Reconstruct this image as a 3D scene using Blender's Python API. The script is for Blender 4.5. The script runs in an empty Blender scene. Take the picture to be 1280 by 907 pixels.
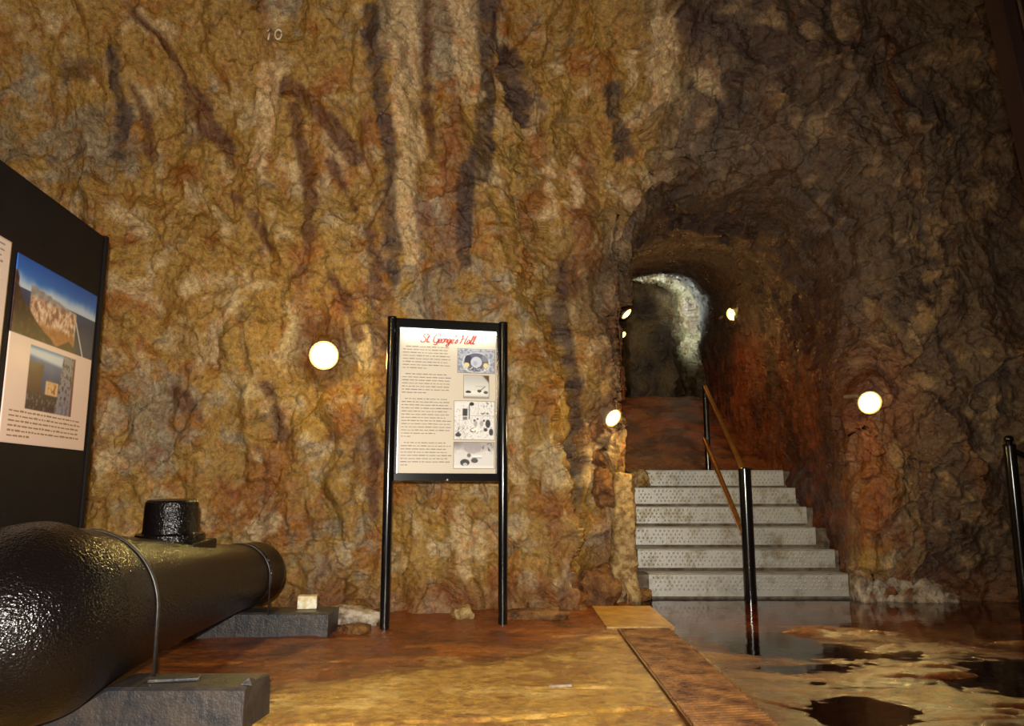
import bpy, bmesh, math, random
import numpy as np
from mathutils import Vector, Matrix
random.seed(7); np.random.seed(7)
scn = bpy.context.scene
C = scn.collection
# ------------------------------------------------------------------ camera, world, light, exposure
FPX, CH, TILT = 960.0, 0.95, math.radians(9.3)
cam = bpy.data.objects.new('camera', bpy.data.cameras.new('camera'))
C.objects.link(cam)
cam.data.sensor_width = 36.0; cam.data.lens = 36.0*FPX/1280.0
cam.data.clip_start = 0.05; cam.data.clip_end = 100
cam.location = (0, 0, CH); cam.rotation_euler = (math.pi/2+TILT, 0, 0)
scn.camera = cam
w = bpy.data.worlds.new('cave_dark'); scn.world = w; w.use_nodes = True
w.node_tree.nodes['Background'].inputs[0].default_value = (1.0, .70, .45, 1)
w.node_tree.nodes['Background'].inputs[1].default_value = 0.035
def point_light(name, loc, watt, col, radius=.05):
    l = bpy.data.lights.new(name, 'POINT'); l.energy = watt; l.color = col; l.shadow_soft_size = radius
    o = bpy.data.objects.new(name, l); o.location = loc; C.objects.link(o); return o
def spot_light(name, loc, target, watt, col, ang, blend=.6, radius=.08):
    l = bpy.data.lights.new(name, 'SPOT'); l.energy = watt; l.color = col; l.spot_size = math.radians(ang); l.spot_blend = blend; l.shadow_soft_size = radius
    o = bpy.data.objects.new(name, l); o.location = loc; C.objects.link(o)
    o.rotation_euler = (Vector(target)-Vector(loc)).to_track_quat('-Z', 'Y').to_euler(); return o
# the photographer's flash, above the lens
spot_light('camera_flash', (-0.02, -0.08, CH+.14), (-1.3, 6, CH+.65), 1420, (1.0, .95, .83), 114, 1.0, .03)
# lamps on the walls of the hall behind the photographer
point_light('hall_lamp_behind_left', (-3.2, -0.6, 3.2), 250, (1.0, .68, .28), .12)
point_light('hall_lamp_behind_right', (3.4, -1.0, 2.8), 60, (1.0, .70, .36), .12)
# daylight entering the far chamber from a side shaft
spot_light('daylight_shaft', (1.70, 12.75, 3.7), (3.0, 12.75, 4.25), 260, (.92, 1.0, .86), 105, .5, .1)
scn.view_settings.view_transform = 'Standard'; scn.view_settings.look = 'None'
scn.view_settings.gamma = 1.0; scn.view_settings.use_curve_mapping = False
scn.view_settings.exposure = 0.0
# ------------------------------------------------------------------ helpers
ct, st = math.cos(TILT), math.sin(TILT)
def at(px, py, Y):
    u = (px-640)/FPX; v = (453.5-py)/FPX
    d = (u, ct-v*st, st+v*ct); s = Y/d[1]
    return Vector((d[0]*s, Y, CH+d[2]*s))
def lin(r, g, b):
    f = lambda c: (c/255/12.92) if c/255 <= .04045 else ((c/255+.055)/1.055)**2.4
    return (f(r), f(g), f(b))
def tag(o, label=None, cat=None, group=None, kind=None):
    if label: o['label'] = label
    if cat: o['category'] = cat
    if group: o['group'] = group
    if kind: o['kind'] = kind
    return o
def empty(name, loc, label, cat, rz=0, group=None):
    o = bpy.data.objects.new(name, None); C.objects.link(o)
    o.location = loc; o.rotation_euler = (0, 0, rz); o.empty_display_size = .1
    return tag(o, label, cat, group)
def link(name, me, m, parent=None, smooth=False):
    o = bpy.data.objects.new(name, me); C.objects.link(o)
    if m: me.materials.append(m)
    if smooth: me.polygons.foreach_set('use_smooth', [True]*len(me.polygons))
    if parent: o.parent = parent
    return o
def obj(name, bm, m, parent=None, smooth=False, bevel=0):
    if bevel:
        bmesh.ops.bevel(bm, geom=[e for e in bm.edges], offset=bevel, segments=2, affect='EDGES', profile=.6)
    bmesh.ops.recalc_face_normals(bm, faces=bm.faces)
    me = bpy.data.meshes.new(name); bm.to_mesh(me); bm.free()
    return link(name, me, m, parent, smooth)
def smooth_auto(o, deg=40):
    me = o.data
    me.polygons.foreach_set('use_smooth', [True]*len(me.polygons))
    me.set_sharp_from_angle(angle=math.radians(deg))
def box(bm, x0, x1, y0, y1, z0, z1):
    v = [bm.verts.new((x, y, z)) for x in (x0, x1) for y in (y0, y1) for z in (z0, z1)]
    for f in ((0,1,3,2),(4,6,7,5),(0,4,5,1),(2,3,7,6),(0,2,6,4),(1,5,7,3)): bm.faces.new([v[i] for i in f])
    return v
def tube(bm, pts, r, n=14, caps=True):
    pts = [Vector(p) for p in pts]; rings = []
    rr = r if isinstance(r, (list, tuple)) else [r]*len(pts)
    up = None
    for i, p in enumerate(pts):
        d = (pts[min(i+1, len(pts)-1)]-pts[max(i-1, 0)]).normalized()
        if up is None: up = Vector((0,0,1)) if abs(d.z) < .9 else Vector((1,0,0))
        a = d.cross(up).normalized(); b = a.cross(d).normalized(); up = b
        rings.append([bm.verts.new(p+(a*math.cos(t)+b*math.sin(t))*rr[i]) for t in [2*math.pi*k/n for k in range(n)]])
    for i in range(len(rings)-1):
        for k in range(n):
            bm.faces.new((rings[i][k], rings[i][(k+1) % n], rings[i+1][(k+1) % n], rings[i+1][k]))
    if caps: bm.faces.new(rings[0][::-1]); bm.faces.new(rings[-1])
def lathe(bm, prof, M=None, n=48):
    rings = []
    for s, r in prof:
        if r < 1e-5: rings.append([bm.verts.new((0, 0, s))])
        else: rings.append([bm.verts.new((r*math.cos(2*math.pi*k/n), r*math.sin(2*math.pi*k/n), s)) for k in range(n)])
    for A, B in zip(rings, rings[1:]):
        for k in range(n):
            if len(A) == 1 and len(B) == 1: continue
            if len(A) == 1: bm.faces.new((A[0], B[(k+1) % n], B[k]))
            elif len(B) == 1: bm.faces.new((A[k], A[(k+1) % n], B[0]))
            else: bm.faces.new((A[k], A[(k+1) % n], B[(k+1) % n], B[k]))
    if len(rings[0]) > 1: bm.faces.new(rings[0][::-1])
    if len(rings[-1]) > 1: bm.faces.new(rings[-1])
    if M is not None: bmesh.ops.transform(bm, matrix=M, verts=bm.verts)
def frame_to(d, origin):                                   # matrix whose local z runs along d
    q = Vector(d).normalized().to_track_quat('Z', 'Y')
    return Matrix.Translation(origin) @ q.to_matrix().to_4x4()
def grid_mesh(name, P, col=None):                          # P: (n, m, 3)
    n, m = P.shape[:2]
    idx = np.arange(n*m, dtype=np.int32).reshape(n, m)
    q = np.stack([idx[:-1,:-1], idx[1:,:-1], idx[1:,1:], idx[:-1,1:]], -1).reshape(-1, 4)
    return mesh_np(name, P.reshape(-1, 3), q, None if col is None else col.reshape(-1, 3))
def mesh_np(name, V, Q, col=None):
    me = bpy.data.meshes.new(name); k = Q.shape[1]
    me.vertices.add(len(V)); me.vertices.foreach_set('co', V.astype(np.float32).ravel())
    me.loops.add(Q.size); me.loops.foreach_set('vertex_index', Q.astype(np.int32).ravel())
    me.polygons.add(len(Q)); me.polygons.foreach_set('loop_start', np.arange(0, Q.size, k, dtype=np.int32))
    me.update(calc_edges=True)
    if col is not None:
        a = me.color_attributes.new('Col', 'FLOAT_COLOR', 'POINT')
        a.data.foreach_set('color', np.concatenate([col, np.ones((len(V), 1))], 1).astype(np.float32).ravel())
    return me
# ---- numpy noise
def _h(i, j, k, s):
    with np.errstate(over='ignore'):
        h = i.astype(np.uint32)*np.uint32(374761393)+j.astype(np.uint32)*np.uint32(668265263)+k.astype(np.uint32)*np.uint32(2147483647-58)+np.uint32(s*974711 & 0xffffffff)
        h = (h ^ (h >> np.uint32(13)))*np.uint32(1274126177); h = h ^ (h >> np.uint32(16))
        h = h*np.uint32(2246822519); h = h ^ (h >> np.uint32(15))
    return h
def perlin(P, s=0):
    P = P.astype(np.float32); F = np.floor(P); I = F.astype(np.int64); f = P-F
    u = f*f*f*(f*(f*6-15)+10); out = 0
    for a in (0, 1):
        wx = u[..., 0] if a else 1-u[..., 0]
        for b in (0, 1):
            wy = u[..., 1] if b else 1-u[..., 1]
            for c in (0, 1):
                wz = u[..., 2] if c else 1-u[..., 2]
                h = _h(I[..., 0]+a, I[..., 1]+b, I[..., 2]+c, s)
                gx = (h & 1023).astype(np.float32)/511.5-1; gy = ((h >> 10) & 1023).astype(np.float32)/511.5-1; gz = ((h >> 20) & 1023).astype(np.float32)/511.5-1
                out = out+wx*wy*wz*(gx*(f[..., 0]-a)+gy*(f[..., 1]-b)+gz*(f[..., 2]-c))
    return out*1.3
def fbm(P, o=4, s=0, g=.5, l=2.03):
    a, t, n = 1., 0, 0
    for i in range(o): t = t+a*perlin(P*(l**i), s+i*17); n += a; a *= g
    return t/n
def ridged(P, o=3, s=0):
    a, t, n = 1., 0, 0
    for i in range(o): t = t+a*(1-2*np.abs(perlin(P*(2.1**i), s+i*31))); n += a; a *= .5
    return t/n
def facets(P, s=0, tilt=.9):                               # cells of tilted planes: fractured rock
    P = P.astype(np.float32); I = np.floor(P).astype(np.int64)
    best = np.full(P.shape[:-1], 9., np.float32); sec = best.copy(); val = np.zeros_like(best); cid = np.zeros_like(best)
    for a in (-1, 0, 1):
        for b in (-1, 0, 1):
            for c in (-1, 0, 1):
                i, j, k = I[..., 0]+a, I[..., 1]+b, I[..., 2]+c
                h = _h(i, j, k, s); g = _h(i, j, k, s+101)
                u = lambda q, sh: ((q >> np.uint32(sh)) & 1023).astype(np.float32)/1023
                dx = P[..., 0]-(i+u(h, 0)); dy = P[..., 1]-(j+u(h, 10)); dz = P[..., 2]-(k+u(h, 20))
                d = dx*dx+dy*dy+dz*dz
                v = tilt*((u(g, 0)-.5)*dx+(u(g, 10)-.5)*dy+(u(g, 20)-.5)*dz)*2+(u(g, 5)-.5)*.6
                m = d < best
                sec = np.where(m, best, np.minimum(sec, d)); val = np.where(m, v, val); cid = np.where(m, u(g, 7), cid); best = np.where(m, d, best)
    return val, np.sqrt(sec)-np.sqrt(best), cid
def sst(x, a, b):
    t = np.clip((x-a)/(b-a), 0, 1); return t*t*(3-2*t)
def mixc(A, B, t): return A+(B-A)*t[..., None]
def LC(*c): return np.array(lin(*c))
# ------------------------------------------------------------------ materials
def new_mat(name):
    m = bpy.data.materials.new(name); m.use_nodes = True
    nt = m.node_tree; return m, nt, nt.nodes['Principled BSDF']
def node(nt, t, **kw):
    n = nt.nodes.new(t)
    for k, v in kw.items():
        if hasattr(n, k): setattr(n, k, v)
        else: n.inputs[k].default_value = v
    return n
def add_bump(nt, b, layers, coord='Object'):
    tc = node(nt, 'ShaderNodeTexCoord'); prev = None
    for (kind, scale, detail, strength, dist) in layers:
        if kind == 'noise':
            t = node(nt, 'ShaderNodeTexNoise', Scale=scale, Detail=detail, Roughness=.62); out = t.outputs['Fac']
        elif kind == 'edge':
            t = node(nt, 'ShaderNodeTexVoronoi', feature='DISTANCE_TO_EDGE', Scale=scale)
            mr = node(nt, 'ShaderNodeMapRange'); mr.inputs['From Max'].default_value = .12
            nt.links.new(t.outputs['Distance'], mr.inputs['Value']); out = mr.outputs['Result']
        elif kind == 'ridge':
            t = node(nt, 'ShaderNodeTexNoise', Scale=scale, Detail=detail, Roughness=.55); t.noise_type = 'RIDGED_MULTIFRACTAL'; t.normalize = True; out = t.outputs['Fac']
        else:
            t = node(nt, 'ShaderNodeTexVoronoi', Scale=scale); out = t.outputs['Distance']
        nt.links.new(tc.outputs[coord], t.inputs['Vector'])
        bp = node(nt, 'ShaderNodeBump', Strength=strength, Distance=dist)
        nt.links.new(out, bp.inputs['Height'])
        if prev: nt.links.new(prev.outputs['Normal'], bp.inputs['Normal'])
        prev = bp
    if prev: nt.links.new(prev.outputs['Normal'], b.inputs['Normal'])
    return tc
def mat(name, rgb, rough=.5, metal=0, var=.0, vscale=8, bump=None, spec=.5, coat=0, rgb2=None, emit=None, estr=0):
    m, nt, b = new_mat(name)
    b.inputs['Base Color'].default_value = (*lin(*rgb), 1); b.inputs['Roughness'].default_value = rough
    b.inputs['Metallic'].default_value = metal; b.inputs['Specular IOR Level'].default_value = spec
    b.inputs['Coat Weight'].default_value = coat
    tc = add_bump(nt, b, bump or [])
    if var or rgb2:
        n = node(nt, 'ShaderNodeTexNoise', Scale=vscale, Detail=6, Roughness=.65); nt.links.new(tc.outputs['Object'], n.inputs['Vector'])
        r = node(nt, 'ShaderNodeValToRGB'); nt.links.new(n.outputs['Fac'], r.inputs['Fac'])
        a = np.array(lin(*rgb)); c = np.array(lin(*rgb2)) if rgb2 else a*(1-var)
        r.color_ramp.elements[0].position = .38; r.color_ramp.elements[1].position = .62
        r.color_ramp.elements[0].color = (*c, 1); r.color_ramp.elements[1].color = (*(a if rgb2 else a*(1+var*.5)), 1)
        nt.links.new(r.outputs['Color'], b.inputs['Base Color'])
    if emit: b.inputs['Emission Color'].default_value = (*lin(*emit), 1); b.inputs['Emission Strength'].default_value = estr
    return m
def mat_attr(name, rough=(.45, .75), bump=None, spec=.5, var=(.62, 1.3), vscale=26, rscale=7, coat=0, rust=False):
    m, nt, b = new_mat(name)
    at_ = node(nt, 'ShaderNodeAttribute', attribute_name='Col'); tc = add_bump(nt, b, bump or [])
    last = at_.outputs['Color']
    if var:
        for sc, lo, hi in ((vscale, var[0], var[1]), (vscale*3.7, .78, 1.2)):
            n = node(nt, 'ShaderNodeTexNoise', Scale=sc, Detail=5, Roughness=.7); nt.links.new(tc.outputs['Object'], n.inputs['Vector'])
            mr = node(nt, 'ShaderNodeMapRange'); mr.inputs['From Min'].default_value = .32; mr.inputs['From Max'].default_value = .68
            mr.inputs['To Min'].default_value = lo; mr.inputs['To Max'].default_value = hi
            nt.links.new(n.outputs['Fac'], mr.inputs['Value'])
            vm = node(nt, 'ShaderNodeVectorMath', operation='SCALE'); nt.links.new(last, vm.inputs[0]); nt.links.new(mr.outputs['Result'], vm.inputs['Scale'])
            last = vm.outputs['Vector']
    if rust:                                       # rusty and pale mineral blotches, independent of the relief
        for sc, colr, lo, hi, k in ((6.5, (.78, .42, .20), .52, .66, .8), (11, (1.42, 1.40, 1.34), .57, .74, .6), (17, (.50, .40, .36), .57, .66, .7)):
            n = node(nt, 'ShaderNodeTexNoise', Scale=sc, Detail=7, Roughness=.68, Distortion=.9)
            mp = node(nt, 'ShaderNodeMapping'); mp.inputs['Location'].default_value = (sc, sc*2, 3); mp.inputs['Scale'].default_value = (1, 1, .6)
            nt.links.new(tc.outputs['Object'], mp.inputs['Vector']); nt.links.new(mp.outputs['Vector'], n.inputs['Vector'])
            mr = node(nt, 'ShaderNodeMapRange'); mr.inputs['From Min'].default_value = lo; mr.inputs['From Max'].default_value = hi; mr.inputs['To Max'].default_value = k
            nt.links.new(n.outputs['Fac'], mr.inputs['Value'])
            mm = node(nt, 'ShaderNodeMix', data_type='RGBA', blend_type='MULTIPLY'); mm.clamp_result = False
            nt.links.new(mr.outputs['Result'], mm.inputs['Factor']); nt.links.new(last, mm.inputs[6]); mm.inputs[7].default_value = (*colr, 1)
            last = mm.outputs[2]
    nt.links.new(last, b.inputs['Base Color'])
    n = node(nt, 'ShaderNodeTexNoise', Scale=rscale, Detail=4); nt.links.new(tc.outputs['Object'], n.inputs['Vector'])
    mr = node(nt, 'ShaderNodeMapRange'); mr.inputs['From Min'].default_value = .35; mr.inputs['From Max'].default_value = .65
    mr.inputs['To Min'].default_value = rough[0]; mr.inputs['To Max'].default_value = rough[1]
    nt.links.new(n.outputs['Fac'], mr.inputs['Value']); nt.links.new(mr.outputs['Result'], b.inputs['Roughness'])
    b.inputs['Specular IOR Level'].default_value = spec; b.inputs['Coat Weight'].default_value = coat
    return m
M_rock = mat_attr('rock', (.24, .66), [('noise', 4.5, 9, .6, .12), ('ridge', 9, 6, .3, .04), ('noise', 30, 8, .65, .03)], spec=.6, rust=True, var=(.5, 1.35))
M_floor = mat_attr('floor_stone', (.10, .42), [('noise', 14, 10, .5, .03), ('noise', 70, 6, .5, .009)], spec=.55, vscale=16, rscale=2.2, var=(.6, 1.3))
M_slabfloor = M_floor
M_stone = mat('loose_stone', (150, 104, 56), .4, vscale=9, bump=[('noise', 9, 9, .9, .10), ('noise', 34, 8, .7, .03)], rgb2=(88, 50, 26))
M_pier = mat('wet_concrete', (186, 158, 104), .2, vscale=14, bump=[('noise', 14, 8, .8, .05), ('noise', 50, 6, .6, .015)], rgb2=(116, 84, 44), spec=.7)
M_lime = mat('lime_crust', (196, 182, 164), .5, bump=[('noise', 14, 9, .9, .05)], vscale=8, rgb2=(104, 80, 60))
M_concrete = mat('step_concrete', (112, 102, 90), .7, bump=[('noise', 30, 8, .5, .02)], vscale=10, rgb2=(70, 52, 36))
M_black = mat('black_gloss_paint', (14, 13, 15), .16, spec=.6)
M_blackmat = mat('black_board', (17, 9, 13), .7, spec=.2, bump=[('noise', 90, 4, .2, .003)], var=.3, vscale=5)
M_lamplit = mat('lamplit_gold_rail', (188, 128, 62), .3, metal=.7, var=.3, vscale=20)  # black rails: the lamps' golden reflection put into the base colour
M_iron = mat('tarred_iron', (12, 8, 8), .22, spec=.28, bump=[('noise', 55, 2, .5, .010), ('voronoi', 120, 0, .35, .006)])
M_strap = mat('steel_strap', (88, 86, 86), .4, metal=.8, var=.3, vscale=30)
M_beam = mat('tarred_timber', (34, 33, 37), .42, bump=[('noise', 26, 8, .4, .012), ('noise', 90, 6, .5, .006)], vscale=9, rgb2=(58, 50, 46))
M_chrome = mat('steel_edge', (190, 190, 195), .25, metal=1)
M_cream = mat('cream_print', (208, 196, 178), .45, spec=.3)
M_ink = mat('grey_ink', (140, 130, 120), .6, spec=.2)
M_red = mat('red_script_ink', (166, 58, 52), .6, spec=.2)
M_tube = mat('light_tube_glow', (250, 255, 250), .4, emit=(235, 255, 245), estr=7)
M_housing = mat('lamp_housing', (150, 130, 105), .5, var=.2)
M_lens = mat('lamp_lens_glow', (255, 240, 180), .3, emit=(255, 222, 118), estr=4.5)
M_print = mat_attr('printed_picture', (.4, .45), spec=.3, var=None)
M_white = mat('white_wood', (225, 220, 205), .6, rgb2=(195, 170, 110), vscale=18)
M_cover = mat('ribbed_cover', (106, 64, 32), .32, bump=[('noise', 40, 6, .5, .012)], vscale=9, rgb2=(74, 38, 20), spec=.6)
M_rib = mat('lightened_rib_metal', (146, 98, 50), .28, bump=[('noise', 50, 5, .5, .01)], vscale=6, rgb2=(72, 38, 22), spec=.7)  # ribs lightened by colour to stand in for shading contrast
M_coverplate = mat('smooth_cover_plate', (185, 145, 75), .33, bump=[('noise', 24, 8, .4, .02)], vscale=7, rgb2=(140, 100, 48))
M_chalk = mat('chalk_paint', (215, 205, 190), .9)
M_maroon = mat('dark_brace_paint', (34, 14, 18), .5, var=.2)
def plate_material():
    m, nt, b = new_mat('galvanised_stud_plate')
    tc = node(nt, 'ShaderNodeTexCoord')
    n = node(nt, 'ShaderNodeTexNoise', Scale=5, Detail=6, Roughness=.7); nt.links.new(tc.outputs['Object'], n.inputs['Vector'])
    r = node(nt, 'ShaderNodeValToRGB'); nt.links.new(n.outputs['Fac'], r.inputs['Fac'])
    r.color_ramp.elements[0].position = .34; r.color_ramp.elements[1].position = .5
    r.color_ramp.elements[0].color = (*lin(140, 130, 110), 1); r.color_ramp.elements[1].color = (*lin(176, 175, 172), 1)
    nt.links.new(r.outputs['Color'], b.inputs['Base Color'])
    b.inputs['Roughness'].default_value = .42; b.inputs['Metallic'].default_value = .35
    n2 = node(nt, 'ShaderNodeTexNoise', Scale=60, Detail=3); nt.links.new(tc.outputs['Object'], n2.inputs['Vector'])
    bp = node(nt, 'ShaderNodeBump', Strength=.3, Distance=.006); nt.links.new(n2.outputs['Fac'], bp.inputs['Height']); nt.links.new(bp.outputs['Normal'], b.inputs['Normal'])
    return m
M_plate = plate_material()
def water_material():
    m = bpy.data.materials.new('shallow_water'); m.use_nodes = True; nt = m.node_tree; nt.nodes.clear()
    out = node(nt, 'ShaderNodeOutputMaterial'); mx = node(nt, 'ShaderNodeMixShader'); fr = node(nt, 'ShaderNodeFresnel', IOR=1.36)
    gl = node(nt, 'ShaderNodeBsdfGlossy', Roughness=.06); tr = node(nt, 'ShaderNodeBsdfTransparent')
    gl.inputs['Color'].default_value = (1, 1, 1, 1); tr.inputs['Color'].default_value = (.86, .72, .55, 1)
    tc = node(nt, 'ShaderNodeTexCoord'); n = node(nt, 'ShaderNodeTexNoise', Scale=9, Detail=3); nt.links.new(tc.outputs['Object'], n.inputs['Vector'])
    bp = node(nt, 'ShaderNodeBump', Strength=.14, Distance=.01); nt.links.new(n.outputs['Fac'], bp.inputs['Height'])
    nt.links.new(bp.outputs['Normal'], gl.inputs['Normal']); nt.links.new(bp.outputs['Normal'], fr.inputs['Normal'])
    nt.links.new(fr.outputs[0], mx.inputs[0]); nt.links.new(tr.outputs[0], mx.inputs[1]); nt.links.new(gl.outputs[0], mx.inputs[2]); nt.links.new(mx.outputs[0], out.inputs[0])
    return m
M_water = water_material()
# ------------------------------------------------------------------ the rock face with its tunnel
def crack_x(z): return np.interp(z, [0, .6, 1.2, 2.2, 3.3, 4.6], [.80, .74, .64, .46, .34, .1])
def wall_y(x, z):
    y = 6.95+0*x
    y = y-.42*sst(crack_x(z)-x, -.05, .28)*(1-.75*sst(z, 2.8, 4.6))
    y = y-.15*np.clip(z-2.2, 0, None)**1.55
    y = y-.12*np.clip(x-3.6, 0, None)**1.5-.06*np.clip(-2.6-x, 0, None)**1.5
    y = y-.16*np.clip(1-z/.45, 0, 1.6)**2*(1-.9*sst(x, .9, 2))
    return y
CX, CZ = 2.06, 2.2
def build_wall():
    N = 1250
    x0, x1, z0, z1 = -5.6, 7.0, -.5, 7.0
    per = np.array([[x1, CZ], [x1, z1], [x0, z1], [x0, z0], [x1, z0], [x1, CZ]])
    L = np.r_[0, np.cumsum(np.linalg.norm(np.diff(per, axis=0), axis=1))]
    s = np.linspace(0, L[-1], N)
    O = np.stack([np.interp(s, L, per[:, 0]), np.interp(s, L, per[:, 1])], 1)
    D = O-np.array([CX, CZ]); R1 = np.linalg.norm(D, axis=1); D /= R1[:, None]
    phi = np.arctan2(D[:, 1], D[:, 0])
    a = .98; b = np.where(D[:, 1] > 0, 1.42, 2.6); nn = np.where(D[:, 1] > 0, 3.2, 8)
    arch = lambda ka, kb: (np.abs(D[:, 0]/(a*ka))**nn+np.abs(D[:, 1]/(b*kb))**nn)**(-1/nn)
    r0 = arch(1, 1)
    right = np.clip(np.cos(phi-.55), 0, 1)
    rf = .07+.42*right**1.5+.22*np.clip(np.sin(phi), 0, 1)**2
    rf = np.where(D[:, 1] < -.55, .06+.2*(D[:, 0] > 0), rf)
    YT = 8.25
    rings, tun = [], []
    def rise(Y): return .20*max(0, Y-8.3)
    for Y in np.r_[np.linspace(15.2, 12.25, 46), np.linspace(12.2, 12.0, 8), np.linspace(11.95, YT, 110)]:
        if Y > 12.22: k = (.72, 1.05); cx = .28
        elif Y > 11.98: t = (Y-11.98)/.24; k = (1-.28*t, 1+.05*t); cx = .28*t
        else: k = (1, 1); cx = 0
        r = arch(*k)
        rings.append(np.stack([CX+cx+D[:, 0]*r, np.full(N, Y), CZ+rise(Y)+D[:, 1]*r], 1)); tun.append(1)
    F0 = wall_y(CX+D[:, 0]*(r0+rf), CZ+D[:, 1]*(r0+rf))
    for q in np.linspace(0, 1, 56)[1:]:
        an = q*math.pi/2; r = r0+rf*(1-math.cos(an))
        rings.append(np.stack([CX+D[:, 0]*r, YT-(YT-F0)*math.sin(an), CZ+D[:, 1]*r], 1)); tun.append(1-q)
    for t in np.linspace(0, 1, 400)[1:]:
        r = (r0+rf)*(1-t)+R1*t
        x, z = CX+D[:, 0]*r, CZ+D[:, 1]*r
        rings.append(np.stack([x, wall_y(x, z), z], 1)); tun.append(0)
    P = np.array(rings); T = np.repeat(np.array(tun)[:, None], N, 1)
    du = np.gradient(P, axis=0); dv = np.gradient(P, axis=1)
    Nn = np.cross(dv, du); Nn /= np.linalg.norm(Nn, axis=2, keepdims=True)+1e-9
    W = P+.22*np.stack([fbm(P*1.3, 2, 5), fbm(P*1.3, 2, 6), fbm(P*1.3, 2, 7)], -1)
    x, y, z = P[..., 0], P[..., 1], P[..., 2]
    left = sst(.9-x, -.3, .5); up = sst(z, 3.2, 4.6)
    big = .30*fbm(P*.62, 2, 11)
    # vertical flutes on the left face, leaning slightly
    S = np.stack([(W[..., 0]+.16*z)*1.75, y*.3, z*.30+.2*x], -1)
    flute = .34*fbm(S, 3, 21)*left+.09*fbm(S*np.array([1.3, 1, 1.5]), 3, 29)*(1-left)
    f1, e1, c1 = facets(W*np.array([2.3, 2.3, 1.5]), 3)
    f2, e2, c2 = facets(W*np.array([6.2, 6.2, 3.6])+3.1, 9)
    rg = ridged(W*2.6, 3, 41)
    fine = fbm(P*11, 3, 51)
    chunk = np.exp(-((x-.55)/.9)**2-((z-4.4)/1.5)**2)
    rg2 = ridged(W*np.array([5.5, 5.5, 3.6])+7, 3, 43)
    d = big+flute+f1*(.11+.15*chunk+.05*(1-left))+f2*(.052+.04*chunk+.015*(1-left))+rg*.07+rg2*(.028*left+.012)+fine*.042
    # smoother dressed stone inside the tunnel, with faint bedding lines
    bed = fbm(np.stack([x*.5, y*.5, z*3.4+.35*x], -1), 3, 61)
    dt = .10*fbm(P*1.1, 2, 71)+.05*bed+.018*fine+.035*f2
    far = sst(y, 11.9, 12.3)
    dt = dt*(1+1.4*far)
    tt = sst(T, .0, .75)
    d = d*(1-tt)+dt*tt
    d *= sst(np.where(T > 0, 1.0, 1.0)+0*x, 0, 1)
    P2 = P+Nn*d[..., None]
    # ---- colours of the stone
    n0 = fbm(P*.7, 3, 81); n1 = fbm(W*2.2, 4, 82); n2 = fbm(P*6.5, 3, 83); n3 = fbm(np.stack([(x+.1*z)*2.6, y, z*.55], -1), 4, 84)
    n4 = fbm(W*3.6, 3, 85)
    OC, PA, OR, GR, DK, RB = LC(160, 124, 58), LC(200, 176, 134), LC(150, 94, 30), LC(136, 126, 110), LC(76, 52, 42), LC(122, 70, 34)
    col = np.broadcast_to(OC, P.shape).copy()
    col = mixc(col, OR, .85*sst(n1, .02, .30))
    col = mixc(col, PA, .72*sst(n4+.6*n2, .02, .34))
    col = mixc(col, GR, .65*sst(n0+.5*n2, .10, .34))
    col = mixc(col, RB, .6*sst(n3, .08, .34))
    col = mixc(col, DK, .55*sst(-n1+.4*n2, .22, .46))
    col = mixc(col, DK, .35*sst(.10-e2, 0, .1)*sst(n2, -.1, .2))
    # right half and vault over the tunnel: greyer stone, painted darker where less flash reaches
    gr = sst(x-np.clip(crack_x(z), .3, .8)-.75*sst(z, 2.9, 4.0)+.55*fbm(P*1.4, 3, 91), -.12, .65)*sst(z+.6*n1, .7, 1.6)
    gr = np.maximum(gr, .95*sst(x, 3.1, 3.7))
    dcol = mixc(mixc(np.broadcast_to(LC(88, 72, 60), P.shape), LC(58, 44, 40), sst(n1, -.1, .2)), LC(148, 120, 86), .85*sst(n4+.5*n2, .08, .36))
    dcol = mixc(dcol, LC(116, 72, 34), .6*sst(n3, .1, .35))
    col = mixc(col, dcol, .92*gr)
    # rust-red lower tunnel wall and jambs: the lamps' red glow painted into the stone
    red = tt*sst(3.4-z+.5*n1, .2, 1.2)
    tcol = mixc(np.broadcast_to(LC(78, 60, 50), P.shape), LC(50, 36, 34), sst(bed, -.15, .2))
    tcol = mixc(tcol, LC(44, 30, 30), .8*sst(y, 8.0, 9.0))  # flash falloff painted in: tunnel stone darkens with depth
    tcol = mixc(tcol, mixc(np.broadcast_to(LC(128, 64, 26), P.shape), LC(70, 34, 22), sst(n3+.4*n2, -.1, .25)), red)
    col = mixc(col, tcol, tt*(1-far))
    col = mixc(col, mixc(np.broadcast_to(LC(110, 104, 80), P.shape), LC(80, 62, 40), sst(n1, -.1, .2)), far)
    red2 = np.exp(-((x-3.25)/.42)**2)*sst(2.6-z, 0, .9)*sst(z, .3, .7)*(1-tt)
    col = mixc(col, LC(128, 66, 26), .75*red2*sst(n3+.3, -.1, .3))
    # stains with shapes of their own, and painted shadow along the crack
    nx = .10*fbm(P*2.2, 3, 95); nz = .10*fbm(P*2.2, 3, 96)
    def stain_shade(pts, wpx, c, k=.8):
        nonlocal col
        q = [at(px, py, 6.15) for px, py in pts]; best = np.full(x.shape, 9.)
        X, Z = x+nx, z+nz
        for A, B in zip(q, q[1:]):
            vx, vz = B.x-A.x, B.z-A.z; t = np.clip(((X-A.x)*vx+(Z-A.z)*vz)/(vx*vx+vz*vz), 0, 1)
            best = np.minimum(best, np.hypot(X-A.x-t*vx, Z-A.z-t*vz))
        wd = wpx/FPX*6.3
        mask = sst(wd-best+.07*n2, -.02, .035)*(tt < .3)
        col = mixc(col, LC(*c), k*mask*(.75+.25*sst(n2, -.2, .2)))
    DKS, PUR = (92, 52, 22), (66, 46, 40)
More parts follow.
